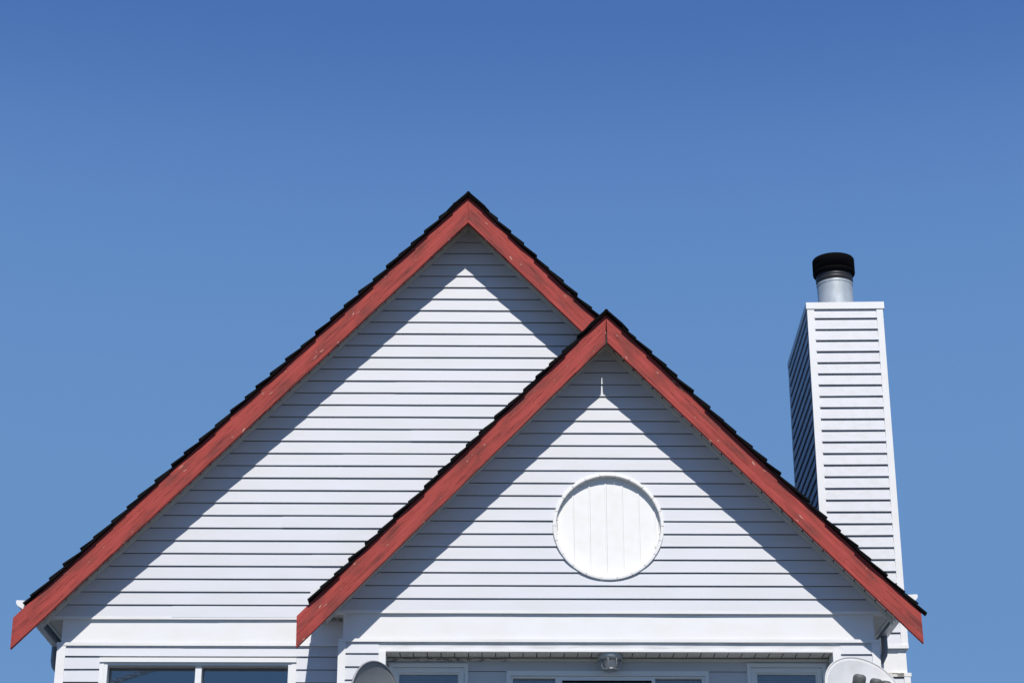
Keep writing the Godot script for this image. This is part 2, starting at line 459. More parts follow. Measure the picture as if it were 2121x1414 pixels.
func build_house() -> void:
	house = group_node("house", self)
	tag(house, "white clapboard house with two steep gables edged in red bargeboards", "house")
	M.back_trim = mat(lin(0.8, 0.78, 0.70), 0.6)
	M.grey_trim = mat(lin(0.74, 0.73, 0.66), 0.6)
	rng.seed = 1234
	# --- closed body behind the faces seen
	strip("side_wall", house, Vector3(-3.2, 0, BACK), Vector3(-3.08, 5.483, MAIN_WALL - 0.021), M.siding[0])
	strip("side_wall", house, Vector3(2.68, 0, BACK), Vector3(2.794, 5.483, -0.021), M.siding[0])
	strip("side_wall", house, Vector3(-1.104, 0, MAIN_WALL), Vector3(-1.02, 5.483, -0.022), M.siding[0])
	var back := start()
	prism(back, PackedVector2Array([Vector2(-3.079, 0), Vector2(2.679, 0), Vector2(2.679, 5.4), Vector2(MAIN_X, 8.7), Vector2(-3.079, 5.4)]), BACK, BACK + 0.12)
	done("rear_wall", back, M.siding[0], house)
	strip("ceiling", house, Vector3(-3.079, 5.32, BACK + 0.13), Vector3(2.679, 5.36, MAIN_WALL - 0.09), M.backing)

	var west := house.get_node("side_wall")
	courses(west, 0.2, 5.47, 0.0998, func(_h): return 0.02, func(_h): return -BACK - 0.27, 0.0, M.siding, Transform3D(Basis(Vector3.UP, -PI / 2), Vector3(-3.2, 0, BACK)))
	# --- the wide gable
	var sid_main := MAIN_TOP - 0.178
	var main_wall := start()
	prism(main_wall, PackedVector2Array([Vector2(-3.25, 5.4945), Vector2(-1.05, 5.4945), Vector2(0.75, 7.45), Vector2(MAIN_X + (sid_main - 7.45) / SLOPE - 0.1, 7.45), Vector2(MAIN_X, sid_main)]), MAIN_WALL - 0.06, MAIN_WALL - 0.012)
	var gw := done("gable_wall", main_wall, M.backing, house)
	var left_main := func(y: float) -> float: return minf(MAIN_X - (sid_main - y) / SLOPE, MAIN_X)
	var right_main := func(y: float) -> float:
		return minf(maxf(MAIN_X + (sid_main - y) / SLOPE, MAIN_X), NEAR_X - (NEAR_TOP - y) / SLOPE + 0.17)
	courses(gw, 5.484, sid_main, 0.0996, left_main, right_main, MAIN_WALL, M.siding, Transform3D.IDENTITY, 0.35)
	# --- the narrow gable, with a round hole for the vent
	var sid_near := NEAR_TOP - 0.178
	var near_wall := start()
	prism(near_wall, PackedVector2Array([Vector2(NEAR_X - (sid_near - 5.4945) / SLOPE, 5.4945), Vector2(NEAR_X + (sid_near - 5.4945) / SLOPE, 5.4945), Vector2(NEAR_X, sid_near)]), -0.16, -0.085)
	var gn := done("gable_wall", near_wall, M.backing, house)
	var left_near := func(y: float) -> float: return minf(NEAR_X - (sid_near - y) / SLOPE, NEAR_X)
	var right_near := func(y: float) -> float: return maxf(NEAR_X + (sid_near - y) / SLOPE, NEAR_X)
	var vc := Vector2(0.855, 6.138)
	var hole := 0.398
	var y := 5.484
	var k := 0
	while y < sid_near - 0.004:
		var top := minf(y + 0.0995, sid_near)
		if y + 0.112 < vc.y - hole or y > vc.y + hole:
			courses(gn, y, top, 0.0995, left_near, right_near, NEAR_WALL, M.siding, Transform3D.IDENTITY, 0.3)
		else:
			var hl := func(h: float) -> float: return vc.x - sqrt(maxf(hole * hole - (h - vc.y) ** 2, 0.0))
			var hr := func(h: float) -> float: return vc.x + sqrt(maxf(hole * hole - (h - vc.y) ** 2, 0.0))
			var m: Material = M.siding[rng.randi() % 3]
			board(gn, y, top, left_near, hl, NEAR_WALL, m, Transform3D.IDENTITY, 6)
			board(gn, y, top, hr, right_near, NEAR_WALL, m, Transform3D.IDENTITY, 6)
		y += 0.0995; k += 1

	# --- friezes: a projecting strip, a plain band and a ledge under it, then siding again
	strip("trim_strip", house, Vector3(-3.335, 5.472, MAIN_WALL - 0.05), Vector3(-1.103, 5.493, MAIN_WALL + 0.012), M.trim)
	strip("trim_strip", house, Vector3(-1.225, 5.471, -0.05), Vector3(2.945, 5.492, 0.012), M.trim)
	panel("frieze_panel", house, -3.2, -2.02, 5.28, 5.474, MAIN_WALL - 0.008, 0.0022, M.trim)
	panel("frieze_panel", house, -2.045, -1.105, 5.28, 5.474, MAIN_WALL - 0.0065, 0.0022, M.trim)
	panel("frieze_panel", house, -1.104, 1.83, 5.265, 5.473, -0.008, 0.0022, M.trim)
	panel("frieze_panel", house, 1.805, 2.795, 5.265, 5.473, -0.0065, 0.0022, M.trim)
	panel("ledge", house, -3.228, -2.3, 5.272, 5.295, MAIN_WALL + 0.014, 0.0015, M.trim)
	panel("ledge", house, -2.3, -1.104, 5.272, 5.295, MAIN_WALL + 0.0155, 0.0015, M.trim)
	panel("ledge", house, -1.134, 1.2, 5.257, 5.280, 0.014, 0.0015, M.trim)
	panel("ledge", house, 1.2, 2.829, 5.257, 5.280, 0.0155, 0.0015, M.trim)

	# --- lower walls
	var lw := strip("lower_wall", house, Vector3(-3.199, 0, MAIN_WALL - 0.06), Vector3(-1.03, 3.97, MAIN_WALL - 0.012), M.backing)
	strip("wall_core", lw, Vector3(-3.199, 3.971, MAIN_WALL - 0.06), Vector3(-2.868, 5.30, MAIN_WALL - 0.0125), M.backing)
	strip("wall_core", lw, Vector3(-1.486, 3.971, MAIN_WALL - 0.06), Vector3(-1.03, 5.30, MAIN_WALL - 0.0125), M.backing)
	strip("wall_core", lw, Vector3(-2.867, 5.15, MAIN_WALL - 0.06), Vector3(-1.487, 5.30, MAIN_WALL - 0.0125), M.backing)
	# the window hole is closed off left of it and right of it by the siding
	var yy := 5.194
	board(lw, yy, 5.275, func(_h): return -3.162, func(_h): return -1.1, MAIN_WALL - 0.004, M.siding[0])
	for i in 13:
		yy -= 0.0965
		board(lw, yy, yy + 0.0965, func(_h): return -3.162, func(_h): return -2.898, MAIN_WALL - 0.004, M.siding[i % 3])
		board(lw, yy, yy + 0.0965, func(_h): return -1.455, func(_h): return -1.1, MAIN_WALL - 0.004, M.siding[(i + 1) % 3])
	while yy > 0.3:
		yy -= 0.0965
		board(lw, yy, yy + 0.0965, func(_h): return -3.162, func(_h): return -1.1, MAIN_WALL - 0.004, M.siding[0])
	strip("corner_post", house, Vector3(-3.224, 0, MAIN_WALL - 0.06), Vector3(-3.16, 5.2715, MAIN_WALL + 0.011), M.trim)
	strip("corner_post", house, Vector3(-1.134, 0, -0.06), Vector3(-1.079, 5.2565, 0.011), M.trim)
	strip("corner_post", house, Vector3(2.766, 0, -0.06), Vector3(2.825, 5.2565, 0.011), M.trim)
	# front: cheeks beside the recess
	for c in [[-1.08, -0.838, -1.02], [2.536, 2.768, 2.6]]:
		var cheek := strip("cheek_wall", house, Vector3(c[0] + 0.001, 0, -0.15), Vector3(c[1] + 0.02, 5.25, -0.012), M.backing)
		yy = 5.172
		board(cheek, yy, 5.26, func(_h): return c[0], func(_h): return c[1], -0.004, M.siding[0])
		while yy > 0.3:
			yy -= 0.0972
			board(cheek, yy, yy + 0.0972, func(_h): return c[0], func(_h): return c[1], -0.004, M.siding[int(yy * 31.0) % 3])
	# fascia over the recess, its bright lower lip, casings and reveals
	panel("fascia", house, -0.840, 1.0, 5.195, 5.259, -0.004, 0.002, M.spotted)
	panel("fascia", house, 0.99, 2.54, 5.195, 5.259, -0.003, 0.002, M.spotted)
	strip("fascia_lip", house, Vector3(-0.840, 5.186, -0.03), Vector3(2.495, 5.203, 0.008), M.trim)
	strip("casing", house, Vector3(-0.838, 2.9, -0.199), Vector3(-0.786, 5.1855, 0.012), M.trim)
	strip("casing", house, Vector3(2.478, 2.9, -0.199), Vector3(2.536, 5.206, 0.013), M.trim)
	# soffit of the recess, panel by panel, each with fine ribs
	var ps := group_node("recess_soffit", house)
	var px := -0.785
	while px < 2.47:
		var w := minf(0.1005, 2.477 - px)
		var st := start()
		var ribs := 8
		for r in ribs:
			var a := px + (w - 0.006) * r / ribs; var b := px + (w - 0.006) * (r + 1) / ribs
			var m := (a + b) * 0.5
			var h0 := 5.188; var h1 := 5.1905
			quad(st, Vector3(a, h1, -0.19), Vector3(a, h1, -0.005), Vector3(m, h0, -0.005), Vector3(m, h0, -0.19))
			quad(st, Vector3(m, h0, -0.19), Vector3(m, h0, -0.005), Vector3(b, h1, -0.005), Vector3(b, h1, -0.19))
		done("soffit_panel", st, M.soffit, ps)
		px += 0.1005
	strip("lining", ps, Vector3(-0.785, 5.20, -0.21), Vector3(2.477, 5.206, -0.004), M.dark)
	strip("wall_trim", ps, Vector3(-0.785, 5.160, -0.21), Vector3(0.12, 5.181, -0.186), M.grimy)
	strip("wall_trim", ps, Vector3(0.12, 5.160, -0.21), Vector3(2.476, 5.181, -0.186), M.back_trim)
	# recess wall: siding cut round the openings
	var rw := strip("recess_wall", house, Vector3(-0.785, 5.10, -0.26), Vector3(2.477, 5.32, -0.212), M.backing)
	for c in [[-0.785, -0.745], [-0.21, 0.12], [1.56, 1.895], [2.43, 2.477]]:
		strip("wall_core", rw, Vector3(c[0], 2.9, -0.26), Vector3(c[1], 5.1, -0.212), M.backing)
	for c in [[-0.744, -0.211], [1.896, 2.429]]:
		strip("wall_core", rw, Vector3(c[0], 2.9, -0.26), Vector3(c[1], 3.95, -0.212), M.backing)
	board(rw, 5.0895, 5.20, func(_h): return -0.785, func(_h): return 2.477, -0.205, M.siding[2], Transform3D.IDENTITY, 1, 0.007)
	yy = 5.0895
	for i in 12:
		yy -= 0.0995
		for c in [[-0.785, -0.765], [-0.19, 0.105], [1.58, 1.875], [2.45, 2.477]]:
			board(rw, yy, yy + 0.0995, func(_h): return c[0], func(_h): return c[1], -0.205, M.siding[2], Transform3D.IDENTITY, 1, 0.005)
	strip("recess_floor", house, Vector3(-0.785, 2.78, -0.26), Vector3(2.477, 2.9, 0.0), M.trim)
	strip("lower_wall", house, Vector3(-0.79, 0, -0.15), Vector3(2.48, 2.779, -0.004), M.siding[1])

	# --- windows and the sliding door
	window("window", -0.770, -0.186, 3.93, 5.142, -0.197, true, [])
	window("window", 1.870, 2.453, 3.93, 5.147, -0.197, true, [])
	var d := group_node("sliding_door", house)
	var z := -0.197
	strip("frame", d, Vector3(0.096, 5.052, z - 0.05), Vector3(1.585, 5.087, z + 0.024), M.frame)
	strip("frame", d, Vector3(0.096, 2.9, z - 0.05), Vector3(0.122, 5.052, z + 0.022), M.frame)
	strip("frame", d, Vector3(1.559, 2.9, z - 0.05), Vector3(1.585, 5.052, z + 0.022), M.frame)
	strip("track", d, Vector3(0.122, 5.036, z - 0.05), Vector3(1.559, 5.050, z + 0.006), M.frame)
	strip("stile", d, Vector3(0.122, 2.9, z - 0.05), Vector3(0.142, 5.036, z + 0.004), M.frame)
	strip("stile", d, Vector3(0.455, 2.9, z - 0.05), Vector3(0.505, 5.036, z + 0.005), M.frame)
	strip("stile", d, Vector3(1.165, 2.9, z - 0.05), Vector3(1.190, 5.036, z + 0.005), M.frame)
	strip("stile", d, Vector3(1.535, 2.9, z - 0.05), Vector3(1.559, 5.036, z + 0.004), M.frame)
	strip("gasket", d, Vector3(0.505, 5.012, z - 0.03), Vector3(1.165, 5.020, z + 0.001), M.black)
	strip("rail", d, Vector3(0.505, 5.020, z - 0.04), Vector3(1.165, 5.036, z + 0.005), M.frame)
	strip("pane", d, Vector3(0.142, 2.95, z - 0.034), Vector3(0.455, 5.036, z - 0.030), M.glass)
	strip("pane", d, Vector3(0.505, 2.95, z - 0.024), Vector3(1.165, 5.012, z - 0.020), M.glass)
	strip("pane", d, Vector3(1.190, 2.95, z - 0.034), Vector3(1.535, 5.036, z - 0.030), M.glass)
	strip("curtain", d, Vector3(0.11, 2.9, z - 0.10), Vector3(0.47, 5.1, z - 0.09), M.curtain)
	strip("curtain", d, Vector3(0.475, 2.9, z - 0.11), Vector3(1.18, 5.1, z - 0.10), M.blind)
	strip("curtain", d, Vector3(1.185, 2.9, z - 0.10), Vector3(1.57, 5.1, z - 0.09), M.curtain)

	# --- the wide gable's window: head trim, side casings, deep bevelled frame, mullion, dark panes
	var w2 := group_node("window", house)
	z = MAIN_WALL
	strip("head_trim", w2, Vector3(-2.901, 5.148, z - 0.05), Vector3(-1.452, 5.181, z + 0.022), M.trim)
	strip("casing", w2, Vector3(-2.900, 3.95, z - 0.05), Vector3(-2.866, 5.1475, z + 0.012), M.trim)
	strip("casing", w2, Vector3(-1.488, 3.95, z - 0.05), Vector3(-1.453, 5.1475, z + 0.012), M.trim)
	strip("casing", w2, Vector3(-2.866, 3.95, z - 0.05), Vector3(-1.488, 3.985, z + 0.014), M.trim)
	# reveals slope inwards
	var rl := start()
	prism(rl, PackedVector2Array([Vector2(0, 0), Vector2(0.024, 0), Vector2(0.024, 0.09), Vector2(0.018, 0.09)]), 0, 1.17)
	done("reveal", rl, M.frame, w2, Transform3D(Basis(Vector3(1, 0, 0), Vector3(0, 0, -1), Vector3(0, 1, 0)), Vector3(-2.8655, 3.98, z + 0.008)).scaled_local(Vector3(1, 1, 1)))
	var rr := start()
	prism(rr, PackedVector2Array([Vector2(0, 0), Vector2(-0.024, 0), Vector2(-0.024, 0.09), Vector2(-0.018, 0.09)]), 0, 1.17)
	done("reveal", rr, M.frame, w2, Transform3D(Basis(Vector3(1, 0, 0), Vector3(0, 0, -1), Vector3(0, 1, 0)), Vector3(-1.4885, 3.98, z + 0.008)))
	strip("frame", w2, Vector3(-2.866, 5.128, z - 0.12), Vector3(-1.488, 5.149, z + 0.004), M.frame)
	strip("mullion", w2, Vector3(-2.197, 3.98, z - 0.10), Vector3(-2.151, 5.1275, z - 0.012), M.trim)
	strip("pane", w2, Vector3(-2.86, 3.98, z - 0.096), Vector3(-2.198, 5.128, z - 0.092), M.dim_glass)
	strip("pane", w2, Vector3(-2.15, 3.98, z - 0.096), Vector3(-1.49, 5.128, z - 0.092), M.dim_glass)
	strip("sash", w2, Vector3(-2.842, 3.98, z - 0.110), Vector3(-2.818, 5.12, z - 0.098), M.dark)
	strip("sash", w2, Vector3(-2.149, 3.98, z - 0.110), Vector3(-2.125, 5.12, z - 0.098), M.dark)

	# --- the round vent
	var v := group_node("round_vent", house)
	var segs := 22
	for i in segs:
		var st := start()
		var a0 := TAU * i / segs + 0.004; var a1 := TAU * (i + 1) / segs - 0.004
		var wob := rng.randf_range(-0.0012, 0.0012)
		var steps := 3
		for q in steps:
			var a := lerpf(a0, a1, float(q) / steps); var b := lerpf(a0, a1, (q + 1.0) / steps)
			var cut := [[0.416, -0.012], [0.416, 0.018 + wob], [0.413, 0.021 + wob], [0.396, 0.022 + wob], [0.392, 0.019], [0.390, -0.05]]
			for n in cut.size() - 1:
				var p = cut[n]; var r = cut[n + 1]
				var P := func(ang: float, s) -> Vector3: return Vector3(vc.x + cos(ang) * s[0], vc.y + sin(ang) * s[0], s[1])
				quad(st, P.call(a, p), P.call(b, p), P.call(b, r), P.call(a, r))
		done("ring_segment", st, M.vent, v)
	# an inner lip, then upright boards with raised beads between them
	for i in segs:
		var st := start()
		var a0 := TAU * (i + 0.5) / segs + 0.006; var a1 := TAU * (i + 1.5) / segs - 0.006
		for q in 3:
			var a := lerpf(a0, a1, q / 3.0); var b := lerpf(a0, a1, (q + 1) / 3.0)
			var cut := [[0.389, -0.013], [0.381, -0.014], [0.381, -0.04]]
			for n in 2:
				var p = cut[n]; var r = cut[n + 1]
				var P := func(ang: float, s) -> Vector3: return Vector3(vc.x + cos(ang) * s[0], vc.y + sin(ang) * s[0], s[1])
				quad(st, P.call(a, p), P.call(b, p), P.call(b, r), P.call(a, r))
		done("inner_lip", st, M.vent, v)
	var edges := [-0.385, -0.262, -0.139, -0.016, 0.108, 0.231, 0.352, 0.385]
	for i in edges.size() - 1:
		var pts := PackedVector2Array()
		var xa: float = edges[i] + 0.0080; var xb: float = edges[i + 1] - 0.0060
		for q in 9:
			var x := lerpf(xa, xb, q / 8.0); pts.append(Vector2(vc.x + x, vc.y + sqrt(maxf(0.3835 ** 2 - x * x, 0.0001))))
		for q in 9:
			var x := lerpf(xb, xa, q / 8.0); pts.append(Vector2(vc.x + x, vc.y - sqrt(maxf(0.3835 ** 2 - x * x, 0.0001))))
		var st := start()
		prism(st, pts, -0.06, -0.024 - rng.randf_range(0.0, 0.0015))
		done("vent_board", st, M.vent, v)
		if i < edges.size() - 2:
			var h := sqrt(0.381 ** 2 - (xb + 0.0070) ** 2)
			strip("bead", v, Vector3(vc.x + xb + 0.0002, vc.y - h, -0.059), Vector3(vc.x + xb + 0.0125, vc.y + h, -0.0205), M.vent)

	# --- soffits and trims along the rakes
	rake_soffit(MAIN_X, MAIN_TOP, -1.0, 0.0, 3.165, MAIN_WALL, MAIN_FACE)
	rake_soffit(MAIN_X, MAIN_TOP, 1.0, 0.001, 0.925, MAIN_WALL, MAIN_FACE)
	rake_soffit(NEAR_X, NEAR_TOP, -1.0, 0.0, 2.10, NEAR_WALL, NEAR_FACE)
	rake_soffit(NEAR_X, NEAR_TOP, 1.0, 0.001, 2.10, NEAR_WALL, NEAR_FACE)
	# --- eaves: soffit, dark board behind the gutter, gutter
	eave(-3.2, -3.345, BACK, MAIN_WALL)
	eave(2.795, 2.950, -1.1, 0.0)
	eave(-1.104, -1.262, MAIN_WALL + 0.03, 0.0)
	strip("wall_trim", house, Vector3(-1.30, 5.462, MAIN_WALL), Vector3(-1.105, 5.4835, MAIN_WALL + 0.03), M.grimy)
	strip("eave_box", house, Vector3(-1.333, 5.475, MAIN_WALL), Vector3(-1.285, 5.60, 0.2), M.gutter)
	gutter(-3.392, -1.0, BACK, MAIN_FACE - 0.045)
	gutter(2.965, 1.0, -1.12, NEAR_FACE - 0.045)

	# --- bargeboards
	var tail := 0.236
	bargeboard(MAIN_X, MAIN_TOP, -1.0, band(MAIN_X, MAIN_TOP, -1.0, 0.0008, 3.297, 0.0, 0.230), MAIN_FACE, 0.05)
	bargeboard(MAIN_X, MAIN_TOP, 1.0, PackedVector2Array([Vector2(MAIN_X + 0.0008, MAIN_TOP), Vector2(0.824, rake(MAIN_X, MAIN_TOP, 0.824)), Vector2(0.715, rake(MAIN_X, MAIN_TOP, 0.715) - 0.230), Vector2(MAIN_X + 0.0008, MAIN_TOP - 0.230)]), MAIN_FACE - 0.0015, 0.43)
	# the two near boards part slightly towards the bottom of their mitre
	bargeboard(NEAR_X, NEAR_TOP, -1.0, PackedVector2Array([Vector2(NEAR_X - 0.001, NEAR_TOP), Vector2(NEAR_X - 2.272, rake(NEAR_X, NEAR_TOP, NEAR_X - 2.272)), Vector2(NEAR_X - 2.268, rake(NEAR_X, NEAR_TOP, NEAR_X - 2.268) - 0.236), Vector2(NEAR_X - 0.0105, NEAR_TOP - 0.245)]), NEAR_FACE, 0.71)
	bargeboard(NEAR_X, NEAR_TOP, 1.0, PackedVector2Array([Vector2(NEAR_X + 0.001, NEAR_TOP), Vector2(NEAR_X + 2.237, rake(NEAR_X, NEAR_TOP, NEAR_X + 2.237)), Vector2(NEAR_X + 2.239, rake(NEAR_X, NEAR_TOP, NEAR_X + 2.239) - 0.222), Vector2(NEAR_X + 0.006, NEAR_TOP - 0.236)]), NEAR_FACE - 0.0015, 0.24)

	# --- roofs
	rng.seed = 4321
	roof_slope(MAIN_X, MAIN_TOP, -1.0, 0.0, 3.20, MAIN_FACE, BACK - 0.2, null, 3.150)
	var over_near := func() -> PackedVector2Array:
		var a := NEAR_TOP + 0.012
		return PackedVector2Array([Vector2(MAIN_X - 1.0, a - SLOPE * (NEAR_X - MAIN_X + 1.0)), Vector2(NEAR_X, a), Vector2(NEAR_X, a + 3.0), Vector2(MAIN_X - 1.0, a + 3.0)])
	roof_slope(MAIN_X, MAIN_TOP, 1.0, 0.0, NEAR_X - MAIN_X - 0.005, MAIN_FACE, BACK - 0.2, over_near)
	roof_slope(NEAR_X, NEAR_TOP, -1.0, 0.0, 2.165, NEAR_FACE, MAIN_WALL + 0.003)
	roof_slope(NEAR_X, NEAR_TOP, 1.0, 0.0, 2.245, NEAR_FACE, BACK - 0.2, null, 2.095)
	ridge_caps(MAIN_X, MAIN_TOP, MAIN_FACE, BACK, "")
	ridge_caps(NEAR_X, NEAR_TOP, NEAR_FACE, MAIN_WALL, "")

	# --- downspouts tucked behind the corners
	for c in [[-3.425, -3.24, -1.05], [2.985, 2.852, -0.62]]:
		var st := start()
		var e: float = c[0]; var f: float = c[1]; var pz: float = c[2]
		tube(st, [Vector3(e, 5.47, pz), Vector3(e, 5.36, pz), Vector3(lerpf(e, f, 0.05), 5.32, pz), Vector3(lerpf(e, f, 0.25), 5.27, pz), Vector3(lerpf(e, f, 0.75), 5.20, pz), Vector3(lerpf(e, f, 0.95), 5.15, pz), Vector3(f, 5.10, pz), Vector3(f, 0.2, pz)], 0.030 if e < 0.0 else 0.025, 12, 1.2)
		done("downspout", st, M.pipe, house)
	build_chimney()


func build_chimney() -> void:
	# a boxed, clapboarded chimney; its own axes start at the front left corner on the ground
	var c := group_node("chimney", house, Transform3D(Basis(Vector3.UP, deg_to_rad(-1.4)), Vector3(2.634, 0, -1.11)))
	tag(c, "white clapboard chimney box with corner posts and black flue cap")
	var w := 0.628
	var deep := 1.36
	strip("core", c, Vector3(0.02, 0, -deep + 0.02), Vector3(w - 0.02, 8.40, -0.015), M.backing)
	# front boards
	courses(c, 5.51, 8.395, 0.0998, func(_h): return 0.05, func(_h): return w - 0.046, -0.003, M.sooted, Transform3D.IDENTITY, 0.0, 0.0150)
	# left side boards, and plain ones at the right
	var side := Transform3D(Basis(Vector3.UP, -PI / 2), Vector3(0.0, 0, -deep))
	courses(c, 5.51, 8.395, 0.0998, func(_h): return 0.03, func(_h): return deep - 0.018, -0.003, M.siding, side, 0.0, 0.014)
	var other := Transform3D(Basis(Vector3.UP, PI / 2), Vector3(w, 0, 0))
	courses(c, 5.51, 8.395, 0.0998, func(_h): return 0.03, func(_h): return deep - 0.03, -0.003, [M.siding[0]], other)
	var posts := [[0.0, 0.055], [w - 0.050, w]]
	for p in posts:
		strip("corner_post", c, Vector3(p[0] - (0.004 if p[0] == 0.0 else 0.0), 5.51, -0.03), Vector3(p[1] + (0.0 if p[0] == 0.0 else 0.004), 8.395, 0.010), M.trim)
	strip("corner_post", c, Vector3(-0.010, 5.51, -deep - 0.004), Vector3(0.05, 8.395, -deep + 0.034), M.trim)
	strip("corner_post", c, Vector3(w - 0.05, 5.51, -deep - 0.004), Vector3(w + 0.010, 8.395, -deep + 0.034), M.trim)
	# metal cap with a turned-down edge
	var cap := start()
	prism(cap, PackedVector2Array([Vector2(-0.012, 8.388), Vector2(w + 0.016, 8.388), Vector2(w + 0.016, 8.450), Vector2(-0.012, 8.446)]), -deep - 0.014, 0.016)
	done("cap", cap, M.trim, c)
	# strip, plain band and ledge in line with the house's own
	strip("trim_strip", c, Vector3(-0.02, 5.482, -deep - 0.02), Vector3(w + 0.004, 5.512, 0.018), M.trim)
	panel("band", c, 0.0, 0.553, 5.286, 5.484, -0.012, 0.001, M.trim)
	panel("band", c, 0.545, w - 0.016, 5.286, 5.484, -0.010, 0.001, M.trim)
	strip("band_side", c, Vector3(0.0, 5.286, -deep), Vector3(w - 0.017, 5.483, -0.013), M.trim)
	strip("ledge", c, Vector3(-0.01, 5.258, -deep - 0.01), Vector3(w - 0.048, 5.288, 0.012), M.grimy)
	strip("ledge", c, Vector3(w - 0.047, 5.259, -deep - 0.01), Vector3(w + 0.010, 5.288, 0.013), M.trim)
	courses(c, 4.66, 5.255, 0.0998, func(_h): return 0.05, func(_h): return w - 0.046, -0.003, M.siding)
	strip("lower_front", c, Vector3(0.05, 0, -0.02), Vector3(w - 0.046, 4.66, 0.004), M.siding[0])
	strip("corner_post", c, Vector3(w - 0.047, 0, -0.03), Vector3(w + 0.002, 5.258, 0.010), M.trim)

	# --- flue pipe, collar, cage and rain cap
	var at := Vector3(2.998, 0, -1.76)
	var pipe := start()
	lathe(pipe, [Vector2(0.1545, 8.40), Vector2(0.1545, 8.912)], at, 64)
	var p := done("chimney_pipe", pipe, M.metal, house)
	tag(p, "round grey metal flue pipe with black mesh cap on the chimney")
	var col := start()
	lathe(col, [Vector2(0.157, 8.8820), Vector2(0.160, 8.8930), Vector2(0.157, 8.9030)], at, 64)
	done("bead", col, M.metal, p)
	var c2 := start()
	lathe(c2, [Vector2(0.158, 8.9030), Vector2(0.1585, 8.9270), Vector2(0.1625, 8.9310), Vector2(0.1585, 8.9370), Vector2(0.158, 8.9520), Vector2(0.1635, 8.9570), Vector2(0.159, 8.9630), Vector2(0.159, 8.9770)], at, 64)
	done("collar", c2, M.sooty, p)
	var dr := start()
	lathe(dr, [Vector2(0.159, 8.9770), Vector2(0.172, 8.9830), Vector2(0.183, 8.9990), Vector2(0.185, 9.0150), Vector2(0.181, 9.0190)], at, 64)
	done("lower_ring", dr, M.black, p)
	var inner := start()
	lathe(inner, [Vector2(0.125, 8.9670), Vector2(0.125, 9.1170)], at, 48)
	done("inner_sleeve", inner, M.black, p)
	var hat := start()
	lathe(hat, [Vector2(0.181, 9.0650), Vector2(0.184, 9.0670), Vector2(0.184, 9.1320), Vector2(0.180, 9.1390), Vector2(0.10, 9.1530), Vector2(0.0, 9.1570)], at, 64)
	done("rain_cap", hat, M.black, p)
	# expanded metal between ring and cap
	var cage := start()
	var n := 84
	for i in n:
		for s in [-1.0, 1.0]:
			var a := TAU * i / n
			var pts := []
			for q in 4:
				var t := q / 3.0
				var an: float = a + s * t * 0.15
				pts.append(at + Vector3(cos(an) * 0.1825, lerpf(9.0150, 9.0690, t), sin(an) * 0.1825))
			tube(cage, pts, 0.0017, 4)
	var o := done("mesh_screen", cage, M.black, p)
	o.set_meta("kind", "stuff")


# ---------------------------------------------------------------- fittings on the house
func dish(called: String, label: String, at: Vector3, n: Vector3, r: float, face: Material, lip: Material) -> Node3D:
	var d := group_node(called, self, Transform3D(Basis.IDENTITY, at))
	tag(d, label, "satellite dish", "satellite dishes on the house front")
	var f := n.normalized()
	var side := Vector3.UP.cross(f).normalized()
	var up := f.cross(side)
	var b := Basis(side, f, up)            # local y looks out of the bowl
	var st := start()
	var prof := []
	for i in 15:
		var t := i / 14.0
		prof.append(Vector2(maxf(r * t, 0.0005), 0.055 * t * t * (r / 0.3)))
	var hind := prof.duplicate(); hind.reverse()
	var all: Array = prof.duplicate()
	for q in hind: all.append(Vector2(q.x, q.y - 0.004))
	all.reverse()
	lathe(st, all, Vector3.ZERO, 72)
	done("reflector", st, face, d, Transform3D(b, Vector3.ZERO))
	var h: float = 0.055 * (r / 0.3)
	var rim := start()
	lathe(rim, [Vector2(r + 0.001, h - 0.012), Vector2(r + 0.0065, h - 0.008), Vector2(r + 0.008, h), Vector2(r + 0.0055, h + 0.005), Vector2(r + 0.0005, h + 0.006), Vector2(r - 0.003, h + 0.001)], Vector3.ZERO, 72)
	done("rim", rim, lip, d, Transform3D(b, Vector3.ZERO))
	return d

